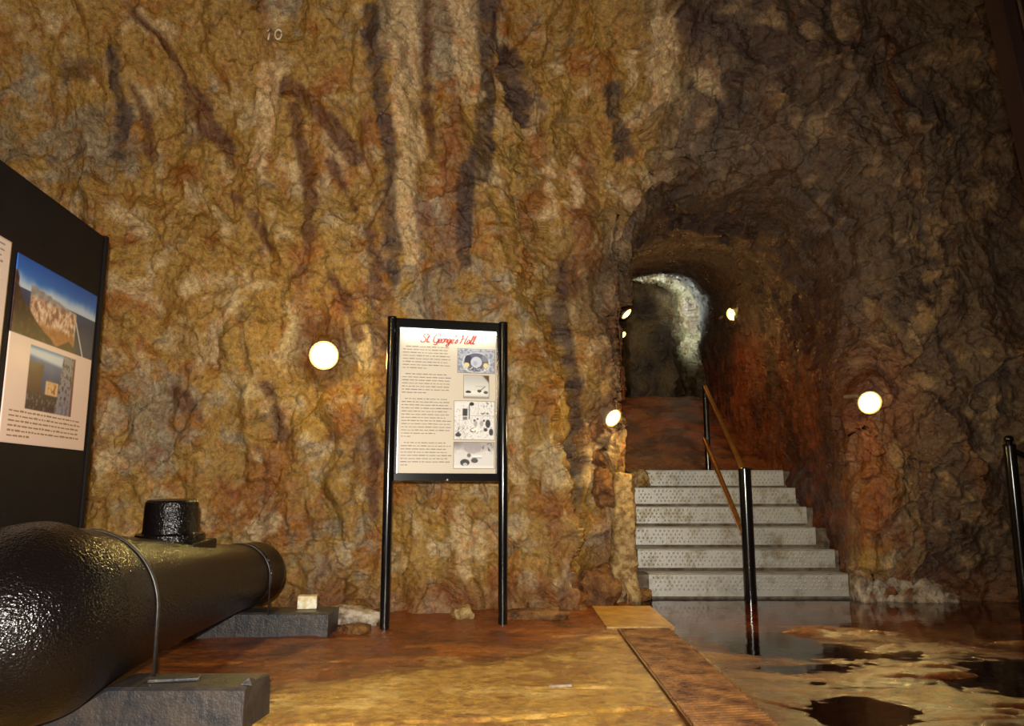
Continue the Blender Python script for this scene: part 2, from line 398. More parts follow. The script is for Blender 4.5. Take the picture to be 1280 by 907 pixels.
    for pts, wd in (([(170, 15), (210, 60), (240, 110), (275, 190)], 6), ([(222, 100), (262, 165)], 13), ([(270, 215), (300, 262), (325, 292)], 7), ([(325, 75), (350, 105)], 6), ([(355, 92), (395, 130), (432, 178)], 12),
                    ([(360, 120), (372, 185), (378, 300)], 10), ([(405, 190), (432, 235)], 6), ([(452, 255), (456, 330)], 8), ([(405, 335), (435, 410)], 8), ([(300, 470), (330, 540)], 8), ([(190, 480), (225, 520)], 9), ([(445, 520), (460, 640)], 8), ([(530, 10), (537, 170)], 7), ([(150, 90), (165, 170)], 9)):
        stain_shade(pts, wd, DKS, .9)
    for pts, wd in (([(462, 20), (472, 100), (484, 190), (480, 330)], 12), ([(612, 0), (606, 100), (600, 200)], 17), ([(582, 200), (576, 310)], 12), ([(640, 60), (655, 120)], 14), ([(770, 90), (790, 160)], 13), ([(135, 60), (130, 180)], 10), ([(735, 560), (748, 680)], 10), ([(860, 20), (980, 50)], 18), ([(705, 300), (725, 430), (740, 560)], 9)):  # the two strokes left of the tunnel paint the crack's shadow
        stain_shade(pts, wd, PUR, .92)
    for pts, wd in (([(500, 10), (508, 170)], 19), ([(570, 0), (585, 100)], 15), ([(500, 190), (505, 300)], 14), ([(690, 182), (693, 236)], 9), ([(830, 30), (845, 90)], 18), ([(880, 70), (905, 90)], 10), ([(790, 55), (800, 80)], 8), ([(640, 520), (650, 600)], 12), ([(570, 640), (575, 720)], 10), ([(330, 80), (310, 180)], 16), ([(725, 175), (730, 215)], 9)):
        stain_shade(pts, wd, (214, 184, 138), .75)
    for pts, wd in (([(1078, 625), (1080, 690)], 8), ([(1060, 690), (1068, 712)], 10)):
        stain_shade(pts, wd, (170, 158, 138), .8)
    for pts, wd in (([(1085, 330), (1092, 400), (1100, 460)], 5), ([(1130, 345), (1160, 380)], 14), ([(1240, 330), (1215, 390)], 9), ([(1190, 560), (1220, 700)], 18)):
        stain_shade(pts, wd, (138, 112, 76), .7)
    # foot of the wall turns red-brown
    col = mixc(col, LC(112, 62, 26), .65*sst(.32-z+.2*n1, 0, .25)*(1-tt))
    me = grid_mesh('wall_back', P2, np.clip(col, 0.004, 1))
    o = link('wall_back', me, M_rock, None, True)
    return tag(o, 'tall ochre and grey rock face of the cavern with a tunnel cut through it', 'rock wall', kind='structure')
wall = build_wall()
# far end of the tunnel: a chamber wall with a dark passage
def rough_grid(name, fn, us, vs, amp, sc, colA, colB, label, cat, m=M_rock, seed=0):
    U, V = np.meshgrid(us, vs, indexing='ij')
    P = fn(U, V); du = np.gradient(P, axis=0); dv = np.gradient(P, axis=1)
    Nn = np.cross(du, dv); Nn /= np.linalg.norm(Nn, axis=2, keepdims=True)+1e-9
    f, e, c = facets(P*sc*1.8, seed+2)
    d = amp*(fbm(P*sc*.5, 3, seed)*1.2+f*.35+fbm(P*sc*3, 3, seed+5)*.25)
    n = fbm(P*sc, 4, seed+9)
    col = mixc(np.broadcast_to(LC(*colA), P.shape), LC(*colB), sst(n, -.25, .25))
    o = link(name, grid_mesh(name, P+Nn*d[..., None], col), m, None, True)
    return tag(o, label, cat, kind='structure')
rough_grid('wall_tunnel_end', lambda u, v: np.stack([u, 14.1+.5*sst(2.2-u, 0, .25)+0*v, v], -1), np.linspace(.4, 3.6, 70), np.linspace(1.5, 5.4, 80), .22, 1.6, (112, 92, 56), (58, 42, 30), 'brown rock at the end of the tunnel with a shadowed passage', 'rock wall', seed=300)
rough_grid('wall_left', lambda u, v: np.stack([-5.3+.25*np.clip(v-3, 0, None), u, v], -1), np.linspace(-3, 7, 140), np.linspace(-.3, 7, 100), .4, 1.2, (160, 112, 48), (96, 62, 30), 'rough ochre rock side of the cavern', 'rock wall', seed=400)
rough_grid('wall_right', lambda u, v: np.stack([6.4-.25*np.clip(v-3, 0, None), u, v], -1), np.linspace(-3, 7, 140), np.linspace(-.3, 7, 100), .4, 1.2, (100, 78, 54), (66, 46, 34), 'rough brown rock side of the cavern', 'rock wall', seed=500)
rough_grid('ceiling', lambda u, v: np.stack([u, v, 6.35+.12*np.cos(u*.5)+0*v], -1), np.linspace(-6, 7, 130), np.linspace(-3, 5.6, 90), .5, 1.1, (120, 88, 48), (72, 50, 34), 'rough rock vault above the hall', 'rock ceiling', seed=600)
# ------------------------------------------------------------------ floor
def rear_edge(x): return np.interp(x, [-3, -1.6, -1.0, -.2, .3, .62, .8], [3.8, 3.95, 4.15, 4.6, 5.0, 5.3, 5.4])
def build_floor():
    xs = np.r_[np.arange(-6, -1.6, .06), np.arange(-1.6, 3.4, .013), np.arange(3.4, 7, .05)]
    ys = np.r_[np.arange(-1.5, 2.8, .09), np.arange(2.8, 5.7, .0115), np.arange(5.7, 7.7, .022)]
    X, Y = np.meshgrid(xs, ys, indexing='ij'); P = np.stack([X, Y, 0*X], -1)
    n1 = fbm(P*1.1, 3, 701); n2 = fbm(P*4, 3, 702); n3 = fbm(P*14, 3, 703); n4 = fbm(P*np.array([1.2, 3.2, 1]), 4, 704)
    wob = .16*n2+.16*n1+.05*n3
    slab = sst(rear_edge(X)-Y+wob, 0, .22)*sst(.725+.012*n2-X, 0, .012)
    rightf = sst(X, 1.0, 1.08)
    h = -.016+.022*n1+.016*n2+.008*n3                          # earthy strip by the wall
    hs = .0+.008*n1+.003*n3
    slabc = sst(rear_edge(X)-Y+.45*n1+.30*n2+.1*n3, -.12, .40)*sst(.735-X, 0, .02)
    h = h*(1-slab)+hs*slab
    # broken edge across the slab
    ce = np.interp(X, [-1.2, -.6, -.2, .1, .35, .6, .78], [3.30, 3.37, 3.40, 3.44, 3.53, 3.58, 3.52])+.09*n2+.02*n3
    h -= slab*(.014*np.exp(-((Y-ce)/.013)**2)*sst(n2, -.25, .1)+.005*sst(ce-Y, -.01, .02))
    ce2 = 3.92+.02*n2
    h -= slab*.012*np.exp(-((Y-ce2)/.012)**2)*sst(.25-np.abs(X-.28), 0, .1)
    # wet uneven ground on the right
    hr = -.022+.020*n1+.014*n4+.005*n3
    ridge = sst(n4+.4*n1+.25*sst(4.6-Y, 0, 1.), .10, .34)
    hr += .028*ridge*sst(X, 1.5, 2.1)*sst(5.9-Y, 0, .5)
    hr -= .018*sst(Y, 5.2, 6.2)
    cr = np.interp(X, [1.1, 1.35, 1.6, 1.9, 2.4], [3.75, 3.58, 3.47, 3.42, 3.40])+.02*n2
    hr -= .012*np.exp(-((Y-cr)/.014)**2)
    hr += .016*(1-sst(X+.1*n2, 1.1, 1.45))*(1-sst(Y, 5., 5.6))
    h = h*(1-rightf)+hr*rightf
    h = np.where((X > .735) & (X < 1.095) & (Y < 5.6), np.minimum(h, -.03), h)
    h = np.where((X > .67) & (X < 1.13) & (Y > 5.58) & (Y < 6.6), np.minimum(h, -.03), h)
    P[..., 2] = h
    YS, YP, RD, DR, OR = LC(186, 140, 62), LC(212, 172, 96), LC(122, 62, 28), LC(66, 32, 22), LC(158, 88, 30)
    cs = mixc(mixc(np.broadcast_to(YS, P.shape), YP, sst(n2+.5*n3, 0, .3)), LC(140, 88, 42), .8*sst(-n1+.6*n3-.3*n2, .0, .22))
    ce_ = mixc(mixc(np.broadcast_to(RD, P.shape), OR, sst(n4, .0, .3)), DR, .7*sst(-n2, .02, .3))
    cr_ = mixc(mixc(np.broadcast_to(LC(96, 46, 24), P.shape), LC(132, 82, 36), sst(n4+.2*ridge, .10, .38)), DR, .85*sst(-n1-.3*n2+.35*sst(X-.9*(Y-3.3), 1.9, 2.6), .0, .25))
    col = mixc(ce_, cs, slabc); col = mixc(col, cr_, rightf)
    o = link('floor', grid_mesh('floor', P, np.clip(col, .003, 1)), M_floor, None, True)
    return tag(o, 'wet earth-red and ochre cave floor with a worn cement slab', 'floor', kind='structure')
floor = build_floor()
def water():
    xs = np.linspace(1.04, 6.2, 60); ys = np.linspace(3.0, 7.35, 60)
    X, Y = np.meshgrid(xs, ys, indexing='ij')
    o = link('puddle', grid_mesh('puddle', np.stack([X, Y, 0*X-.0205], -1)), M_water, None, True)
    return tag(o, 'thin film of still water at the foot of the stairs mirroring the steps', 'puddle', kind='stuff')
water()
def tunnel_floor():
    us = np.linspace(.9, 3.3, 90); vs = np.linspace(8.5, 14.6, 160)
    U, V = np.meshgrid(us, vs, indexing='ij')
    Z = 1.14+.40*np.clip(V-8.95, 0, 3.1)
    P = np.stack([U, V, Z], -1); P[..., 2] += .09*fbm(P*2, 4, 801)*sst(V, 8.6, 9.2)
    n = fbm(P*3, 4, 802)
    col = mixc(np.broadcast_to(LC(140, 76, 34), P.shape), LC(86, 46, 26), sst(n, -.2, .2))
    o = link('floor_tunnel', grid_mesh('floor_tunnel', P, col), M_floor, None, True)
    tag(o, 'reddish sloping rock floor climbing into the tunnel above the stairs', 'floor', kind='structure')
tunnel_floor()
bpy.context.view_layer.update()
def hit_wall(px, py):
    d = at(px, py, 6.0)-Vector((0, 0, CH))
    ok, loc, nor, i = wall.ray_cast(Vector((0, 0, CH)), d.normalized())
    return (loc, nor) if ok else (at(px, py, 6.6), Vector((0, -1, 0)))
# ------------------------------------------------------------------ staircase
RISE, RUN, SY = .191, .28, 7.14
stair = empty('staircase', (2.08, SY, 0), 'flight of six steps faced with studded pale metal plates leading into the tunnel', 'staircase')
inv = lambda o: Matrix.Translation(-o.location)
plate_r = [3.02, 3.03, 2.97, 3.0, 3.0, 2.98]; plate_l = [1.23, 1.18, 1.20, 1.20, 1.22, 1.47]
conc_r = [3.06, 3.08, 3.12, 3.16, 3.06, 3.2]
for i in range(6):
    y0 = SY+i*RUN; z1 = (i+1)*RISE
    bm = bmesh.new(); box(bm, 1.10 if i < 5 else 1.28, conc_r[i], y0, y0+RUN+(.12 if i < 5 else .6), -.06 if i == 0 else z1-RISE-.03, z1-.004)
    bmesh.ops.subdivide_edges(bm, edges=bm.edges[:], cuts=6, use_grid_fill=True)
    for v in bm.verts:
        n = Vector((math.sin(v.co.x*31+i*3)+math.sin(v.co.z*57+v.co.x*11), math.sin(v.co.x*23+v.co.z*41+i), 0))*.006
        v.co += n
    bmesh.ops.translate(bm, verts=bm.verts, vec=-stair.location)
    step = obj('step', bm, M_concrete, stair)
    # studded nosing plate: an angle of tread strip and riser with rows of raised studs
    bm = bmesh.new(); xl, xr = plate_l[i], plate_r[i]
    box(bm, xl, xr, y0-.016, y0-.009, z1-RISE+(.03 if i else .0), z1+.002)
    box(bm, xl, xr, y0-.016, y0+.20, z1-.001, z1+.006)
    random.seed(40+i)
    nx = int((xr-xl-.06)/.042)
    for a in range(nx):
        for b_ in range(4):
            if random.random() < .12: continue
            cx = xl+.04+a*.042+(.021 if b_ % 2 else 0); cz = z1-.028-b_*.034
            r = .0095; p = [bm.verts.new((cx+r*math.cos(k*math.pi/3), y0-.0158, cz+1.3*r*math.sin(k*math.pi/3))) for k in range(6)]
            t = bm.verts.new((cx, y0-.0225, cz))
            for k in range(6): bm.faces.new((p[k], p[(k+1) % 6], t))
    bmesh.ops.translate(bm, verts=bm.verts, vec=-stair.location)
    pl = obj('tread_plate', bm, M_plate, step); pl['label'] = 'pale studded metal tread plate'
# ------------------------------------------------------------------ rough masonry beside the stairs
def blob(name, loc, size, m, label, cat, seed, amp=.25, sub=4, rot=(0, 0, 0), flat=None, group=None):
    bm = bmesh.new(); bmesh.ops.create_icosphere(bm, subdivisions=sub, radius=1)
    V = np.array([v.co for v in bm.verts])
    p = np.sign(V)*np.abs(V)**.75
    f, e, c = facets(V*1.6+seed*3.7, seed); d = 1+amp*(fbm(V*1.4+seed, 3, seed)*1.6+f*.5)
    V2 = p*d[:, None]*np.array(size)
    if flat is not None: V2[:, 2] = np.maximum(V2[:, 2], flat)
    for v, q in zip(bm.verts, V2): v.co = q
    o = obj(name, bm, m, None, True); o.location = loc; o.rotation_euler = rot
    return tag(o, label, cat, group)
def pier():
    n, mz = 40, 70
    V = []
    th = np.linspace(0, 2*math.pi, n, endpoint=False); z = np.linspace(-.03, 1.09, mz)
    T, Z = np.meshgrid(th, z, indexing='xy')
    sq = (np.abs(np.cos(T))**5+np.abs(np.sin(T))**5)**(-1/5)
    wx = .095+.075*np.clip(1-Z/.45, 0, 1)**1.5; wy = .16
    P = np.stack([sq*np.cos(T)*wx-.045*np.clip(1-Z/.45, 0, 1)**1.5, sq*np.sin(T)*wy, Z], -1)
    d = fbm(P*np.array([9, 9, 3.5]), 4, 901)*.07+fbm(P*22, 3, 902)*.03
    P[..., 0] += np.cos(T)*d; P[..., 1] += np.sin(T)*d
    P[..., 2] += .03*(Z > 1.05)*fbm(P*9, 2, 903)
    idx = np.arange(n*mz).reshape(mz, n); nx = np.roll(idx, -1, 1)
    q = np.stack([idx[:-1], nx[:-1], nx[1:], idx[1:]], -1).reshape(-1, 4)
    bm = bmesh.new(); vs = [bm.verts.new(p) for p in P.reshape(-1, 3)]
    for f in q: bm.faces.new([vs[k] for k in f])
    bm.faces.new([vs[k] for k in idx[-1]]); bm.faces.new([vs[k] for k in idx[0][::-1]])
    o = obj('cement_pier', bm, M_pier, None, True); o.location = (1.0, 7.08, 0)
    tag(o, 'wet golden-lit cement pier at the left end of the stairs', 'pier')
pier()
blob('rock_outcrop', (.88, 7.24, 1.28), (.17, .22, .19), M_stone, 'lumpy golden boulder above the cement pier under the lamp', 'rock', 12, .35)
blob('rock_outcrop', (.83, 7.16, .97), (.12, .2, .17), M_stone, 'lumpy orange-brown rock left of the top of the cement pier', 'rock', 14, .35)
blob('rock_outcrop', (.74, 6.86, .08), (.17, .16, .20), M_stone, 'low craggy rock at the foot of the wall by the cover plate', 'rock', 17, .4, flat=-.12)
blob('rubble_stone', (1.16, 7.0, .03), (.07, .06, .055), M_stone, 'small stone at the foot of the bottom step', 'stone', 19, .35, 3)
blob('rubble_stone', (-1.16, 5.78, .045), (.20, .12, .065), M_lime, 'pale flat stone beside the far timber beam', 'stone', 21, .3, rot=(0, .1, -.2), flat=-.05)
blob('rubble_stone', (-1.07, 5.50, -.008), (.10, .08, .045), M_stone, 'small ochre stone next to the pale flat stone', 'stone', 23, .35, 3)
blob('rubble_stone', (-.37, 6.02, .02), (.085, .07, .06), M_pier, 'yellowish lump on the ground behind the information sign', 'stone', 25, .3, 3)
blob('rubble_stone', (.16, 6.05, .0), (.24, .09, .05), M_stone, 'low orange-brown rock just right of the information sign', 'stone', 27, .35, 3)
blob('rubble_stone', (3.2, 8.1, 1.05), (.16, .2, .15), M_lime, 'pale stone lodged at the right end of the top step', 'stone', 29, .35, 3)
blob('cement_stub', (1.37, 8.48, 1.06), (.13, .14, .10), M_pier, 'stub of wet cement at the left end of the top step', 'stone', 31, .3, 3)
def ledge():
    bm = bmesh.new()
    n, m = 60, 14
    rows = []
    for i in range(n):
        x = 3.04+i/(n-1)*.86
        hh = (.18-.07*(x-3.04)/.86 if x < 3.75 else .12*(3.92-x)/.17)+.012*math.sin(x*23)+.01*math.sin(x*51)
        row = []
        for j in range(m):
            t = j/(m-1)
            y = 6.93-.03*math.sin(x*9)+ (0 if t < .4 else (t-.4)*.75); zz = -.02+(hh+.02)*min(1, t/.4)**.8
            p = np.array([[x*5, y*5, zz*9]]); k = float(fbm(p, 3, 950)[0])
            k2 = float(fbm(p*4, 3, 951)[0]); row.append(bm.verts.new((x, y-.10*k-.05*k2, zz+(.07*k+.04*k2)*(t > .15))))
        rows.append(row)
    for a, b in zip(rows, rows[1:]):
        for j in range(m-1): bm.faces.new((a[j], b[j], b[j+1], a[j+1]))
    base = [bm.verts.new((r[-1].co.x, r[-1].co.y, -.03)) for r in rows]; fb = [bm.verts.new((r[0].co.x, r[0].co.y, -.03)) for r in rows]
    for k in range(n-1):
        bm.faces.new((rows[k][-1], rows[k+1][-1], base[k+1], base[k])); bm.faces.new((rows[k][0], fb[k], fb[k+1], rows[k+1][0])); bm.faces.new((base[k], base[k+1], fb[k+1], fb[k]))
    bm.faces.new([*rows[0], base[0], fb[0]]); bm.faces.new([*rows[-1][::-1], fb[-1], base[-1]])
    o = obj('lime_ledge', bm, M_lime, None, True)
    tag(o, 'low whitish lime-crusted ledge running right from the bottom step', 'ledge')
ledge()
# ------------------------------------------------------------------ floor duct covers
bm = bmesh.new(); box(bm, -.24, .24, -.52, .45, -.05, -.001); o = obj('duct_plate', bm, M_coverplate, None, bevel=.004); o.location = (.90, 6.12, 0)
tag(o, 'smooth square-cornered cover plate in front of the cement pier', 'floor plate')
def ribbed():
    t = empty('duct_cover', (.90, 4.2, 0), 'long rust-brown ribbed cover strip running across the floor', 'floor cover')
    bm = bmesh.new(); box(bm, -.165, .195, -1.7, 1.38, -.05, -.008); obj('base_plate', bm, M_cover, t)
    bm = bmesh.new()
    k = 0
    y = -1.68
    while y < 1.28:
        x0, x1 = -.155, .185
        sh = .05
        v = [bm.verts.new(p) for p in ((x0, y, -.009), (x1, y+sh, -.009), (x1, y+sh+.020, -.009), (x0, y+.020, -.009), (x0, y+.007, .003), (x1, y+sh+.007, .003), (x1, y+sh+.013, .003), (x0, y+.013, .003))]
        for f in ((0,1,5,4), (4,5,6,7), (7,6,2,3), (0,4,7,3), (1,2,6,5)): bm.faces.new([v[i] for i in f])
        y += .036
    o = obj('ribs', bm, M_rib, t); o['kind'] = 'stuff'
ribbed()
# ------------------------------------------------------------------ handrail on the stairs
hr = empty('handrail', (2.105, 7.02, 0), 'black handrail post with two rails coloured lamplit gold climbing the middle of the stairs', 'handrail')
def part_tube(name, pts, r, m, parent, n=16, org=None):
    org = parent.matrix_basis.translation if org is None else org
    bm = bmesh.new(); tube(bm, [Vector(p)-org for p in pts], r, n)
    o = obj(name, bm, m, parent); smooth_auto(o); return o
part_tube('post', [(2.105, 7.02, -.03), (2.105, 7.02, 1.115)], .056, M_black, hr)
bm = bmesh.new(); lathe(bm, [(1.11, .03), (1.112, .058), (1.128, .058), (1.142, .03), (1.145, 0)], n=20); o = obj('post_cap', bm, M_black, hr); smooth_auto(o)
part_tube('post', [(2.21, 8.72, 1.10), (2.21, 8.72, 2.11)], .032, M_black, hr)
part_tube('rail', [(2.105, 7.02, 1.10), (2.21, 8.72, 2.10)], .026, M_lamplit, hr)
part_tube('rail', [(2.07, 7.02, .55), (2.18, 8.72, 1.50)], .026, M_lamplit, hr)
bm = bmesh.new(); lathe(bm, [(0, .06), (.012, .06), (.016, .045)], n=20); bmesh.ops.translate(bm, verts=bm.verts, vec=(.105, 1.70, 1.135)); obj('foot_flange', bm, M_black, hr)
# ------------------------------------------------------------------ barrier at the right
br = empty('barrier_post', (4.16, 6.45, 0), 'black round barrier post with knobbed top and sagging rope at far right', 'barrier post')
part_tube('post', [(4.16, 6.45, -.04), (4.16, 6.45, 1.31)], .048, M_black, br)
bm = bmesh.new(); lathe(bm, [(1.30, .048), (1.315, .05), (1.325, .028), (1.335, .022), (1.345, .034), (1.365, .038), (1.385, .028), (1.395, 0)], n=24); o = obj('knob', bm, M_black, br); smooth_auto(o)
pts = []
for k in range(13):
    t = k/12; pts.append((4.16+t*1.5, 6.45-.3*t, 1.28-.9*.42*4*t*(1-t)*.6))
part_tube('rope', pts, .022, M_black, br, 10)
part_tube('post', [(5.66, 6.15, -.04), (5.66, 6.15, 1.31)], .048, M_black, br)
# ------------------------------------------------------------------ wall lamps
def wall_lamp(px, py, Y, d, dia, label, watt, col, estr=None, off=None, back=.16, beam_w=0, aim=None, ang=125):
    p = at(px, py, Y); d = Vector(d).normalized()
    t = empty('wall_lamp', p, label, 'lamp', group='round bulkhead lamps along the rock')
    r = dia/2
    Mx = frame_to(d, (0, 0, 0))
    bm = bmesh.new(); lathe(bm, [(-back, r*.45), (-back*.8, r*.62), (-back*.35, r*.9), (-.02, r*1.06), (.0, r*1.08), (.008, r*1.05), (.008, r*.97), (-.006, r*.97)], Mx, 28)
    o = obj('housing', bm, M_housing, t); smooth_auto(o)
    bm = bmesh.new(); lathe(bm, [(-.005, r*.96), (.006, r*.9), (.016, r*.7), (.022, r*.4), (.024, 0)], Mx, 28)
    obj('lens', bm, M_lens, t, True)
    bm = bmesh.new()
    for k in range(30):                       # ribs round the rim
        a = k*2*math.pi/30; c, s = math.cos(a), math.sin(a)
        tube(bm, [Mx @ Vector((r*1.0*c, r*1.0*s, -.05)), Mx @ Vector((r*1.06*c, r*1.06*s, .002))], .004*dia/.24, 6)
    o = obj('rim_ribs', bm, M_housing, t)
    # bracket from the housing back to the rock
    bm = bmesh.new(); e = -d*back*.8
    wdt = r*.5
    tube(bm, [e, e+Vector((0, .12, .05)), e+Vector((0, .75, .10))], [r*.28, r*.24, r*.24], 10)
    o = obj('bracket', bm, M_housing, t); smooth_auto(o)
    q = d*.10+Vector(off or (0, 0, 0))
    l = point_light('lamp_light', p+q, watt*.5, col, .04)
    if beam_w:
        b0 = p+d*.04; spot_light('lamp_beam', b0, b0+Vector(aim or d), beam_w, col, ang, .9, .06)
    return t
WARM = (1.0, .74, .26); AMB = (1.0, .46, .12)
def lamp_Y(px, py, gap):
    loc, nor = hit_wall(px, py); return loc.y-gap
wall_lamp(405, 444, lamp_Y(405, 444, .28), (.12, -1, -.28), .23, 'round ribbed lamp glowing on the ochre wall left of the information sign', 26, (1.0, .74, .22), off=(0, -.10, -.0), beam_w=50, aim=(.3, -1, -.9))
wall_lamp(766, 522, 6.85, (.42, -.62, -.42), .16, 'small oval lamp glowing above the cement pier by the stairs', 34, (1.0, .68, .20), off=(.16, -.12, -.10), beam_w=80, ang=85, aim=(.12, -.75, -1.1))
wall_lamp(1087, 503, lamp_Y(1087, 503, .30), (-.12, -1, -.3), .19, 'round lamp glowing on the brown wall right of the stairs', 22, WARM, off=(-.02, -.16, -.04), beam_w=115, aim=(-.6, -.7, -.8))
wall_lamp(916, 393, 10.1, (-.75, -.55, -.45), .19, 'tilted oval lamp on the right side inside the tunnel', 14, AMB, back=.08, off=(-.4, -.3, -.3))
wall_lamp(783, 392, 10.3, (.65, -.3, -.75), .17, 'upper of two small lamps at the left edge inside the tunnel', 17, AMB, back=.08, off=(.2, -.2, -.3))
wall_lamp(779, 418, 12.0, (.5, -.6, -.5), .10, 'lower of two small lamps at the left edge inside the tunnel', 5, AMB, back=.06)
# ------------------------------------------------------------------ cannon
A0 = Vector((-1.865, 3.06, .445)); A1 = Vector((-1.795, 5.6, .365)); AX = (A1-A0).normalized(); ALEN = (A1-A0).length
can = empty('cannon', (-1.85, 4.0, 0), 'old black-painted iron cannon barrel lying on timber beams', 'cannon')
MC = Matrix.Translation(-can.location) @ frame_to(AX, A0)
PROF = [(-.66, 0), (-.65, .06), (-.62, .105), (-.57, .13), (-.52, .12), (-.48, .095), (-.445, .09), (-.415, .11), (-.39, .16), (-.36, .205), (-.31, .258), (-.25, .302), (-.18, .338), (-.10, .364), (-.02, .374), (.05, .380), (.055, .368), (.13, .362), (.25, .350), (.36, .336), (.53, .316),
        (.79, .292), (1.09, .268), (1.39, .248), (1.69, .231), (1.99, .215), (2.19, .208), (2.195, .216), (2.23, .216), (2.235, .208), (2.31, .207), (2.39, .212), (2.45, .216), (2.49, .212), (2.525, .196), (2.535, .18), (2.54, .105), (2.4, .10), (2.0, .10), (2.0, 0)]
pf = []
for (a, r), (b, q) in zip(PROF, PROF[1:]):
    k = max(1, int((b-a)/.06))
    for i in range(k): pf.append((a+(b-a)*i/k, r+(q-r)*i/k))
pf.append(PROF[-1])
bm = bmesh.new(); lathe(bm, pf, MC, 72); o = obj('barrel', bm, M_iron, can); smooth_auto(o, 50)
def axp(s): return A0+AX*s
def rad(s): return float(np.interp(s, [p[0] for p in PROF[:-3]], [p[1] for p in PROF[:-3]]))
# trunnion standing up from the barrel
tb = axp(1.35); tb = Vector((-1.915, tb.y, tb.z+rad(1.35)-.025))
MT = Matrix.Translation(tb-can.location) @ Matrix.Rotation(.04, 4, 'X')
bm = bmesh.new(); lathe(bm, [(.0, .185), (.055, .185), (.075, .180), (.082, .150), (.095, .146), (.235, .140), (.252, .136), (.262, .124), (.264, 0)], MT, 40)
tr = obj('trunnion', bm, M_iron, can); smooth_auto(tr, 35); tr['label'] = 'short round trunnion standing on top of the barrel'
bm = bmesh.new(); box(bm, -.20, .20, -.17, .17, -.03, .035); bmesh.ops.transform(bm, matrix=MT, verts=bm.verts)
o = obj('rimbase', bm, M_iron, tr, bevel=.012)
def strap(s, width, th, zb, drop=True):
    c = axp(s); r = rad(s)+.004
    bm = bmesh.new(); rows = []
    path = [(r, zb-c.z)]+[(r*math.cos(a), r*math.sin(a)) for a in np.linspace(0, math.pi, 49)]+[(-r, zb-c.z)]
    if not drop: path = [(r*math.cos(a), r*math.sin(a)) for a in np.linspace(-.9, math.pi+.9, 60)]
    for i, (x, z) in enumerate(path):
        l = math.hypot(x, z); k = (l+th)/l if drop is False or z >= 0 else 1
        o2 = (x*k, z*k) if z >= 0 or not drop else (x+math.copysign(th, x), z)
        rows.append([bm.verts.new(Vector((c.x+q[0], c.y+dy, c.z+q[1]))-can.location) for q, dy in (((x, z), -width/2), ((x, z), width/2), (o2, width/2), (o2, -width/2))])
    for a, b in zip(rows, rows[1:]):
        for k in range(4): bm.faces.new((a[k], a[(k+1) % 4], b[(k+1) % 4], b[k]))
    bm.faces.new(rows[0]); bm.faces.new(rows[-1][::-1])
    return obj('strap', bm, M_strap, can, True)
strap(.35, .026, .006, .17)['label'] = 'thin grey steel strap over the breech end'
strap(2.15, .014, .005, .14)['label'] = 'thin grey steel strap behind the muzzle'
def beam(x0, x1, y0, y1, h, s, label, seed):
    c = axp(s); r = rad(s)+.012
    bm = bmesh.new(); n = 70; rows = []
    rng = random.Random(seed)
    for i in range(n+1):
        x = x0+(x1-x0)*i/n
        top = h
        if abs(x-c.x) < r: top = min(h, c.z-math.sqrt(r*r-(x-c.x)**2))
        top = max(.02, top)
        j = lambda a=.006: rng.uniform(-a, a)*.12
        ex = .012*math.sin(i*1.7)
        row = [(x, y0+j(.004), -.04), (x+j(.003), y0+j(), top*.5), (x, y0+j(), top-.012+j(.005)), (x, y0+.014+j(), top+j(.003)), (x, (y0+y1)/2, top+j(.003)), (x, y1-.014, top+j(.003)), (x, y1, top-.012), (x, y1, -.04)]
        if i == n: row = [(q[0]+rng.uniform(-.02, .012), q[1], q[2]) for q in row]
        rows.append([bm.verts.new(q) for q in row])
    for a, b in zip(rows, rows[1:]):
        for k in range(8): bm.faces.new((a[k], b[k], b[(k+1) % 8], a[(k+1) % 8]))
    bm.faces.new(rows[0]); bm.faces.new(rows[-1][::-1])
    o = obj('timber_beam', bm, M_beam); tag(o, label, 'beam')
    return o
beam(-2.46, -1.05, 3.24, 3.50, .165, .31, 'near black timber beam with a chipped end under the breech of the cannon', 3)
beam(-2.58, -1.21, 5.30, 5.58, .138, 2.38, 'far black timber beam under the muzzle of the cannon', 5)
# splinter standing up at the near beam's end
bm = bmesh.new(); v = [bm.verts.new(p) for p in ((-.02, -.02, 0), (.03, -.015, 0), (.03, .05, 0), (-.02, .05, 0), (.012, .0, .03), (.02, .04, .014))]
for f in ((0,1,4), (1,2,5,4), (2,3,5), (3,0,4,5), (0,3,2,1)): bm.faces.new([v[i] for i in f])
o = obj('wood_chip', bm, M_beam); o.location = (-1.085, 3.30, .163); tag(o, 'splintered chip of wood on the end of the near timber beam', 'wood chip')
bm = bmesh.new(); box(bm, -.065, .065, -.05, .05, 0, .085); o = obj('wood_block', bm, M_white, None, bevel=.006); o.location = (-1.41, 5.50, .139); o.rotation_euler = (0, 0, .15)
tag(o, 'small pale cut wooden block lying on the far timber beam', 'wood block')
bm = bmesh.new(); box(bm, -.10, .10, -.03, .03, 0, .012); o = obj('wood_scrap', bm, M_beam, None, bevel=.003); o.location = (-1.40, 3.36, .166); o.rotation_euler = (0, -.0, .2)
tag(o, 'flat scrap of wood lying on the near beam by the strap', 'wood scrap')
bm = bmesh.new(); box(bm, -.055, .055, -.007, .007, 0, .012); o = obj('stick', bm, M_lime, None, bevel=.003); o.location = (.235, 3.93, .002); o.rotation_euler = (0, 0, .1)
tag(o, 'short pale stick lying on the cement slab', 'stick')
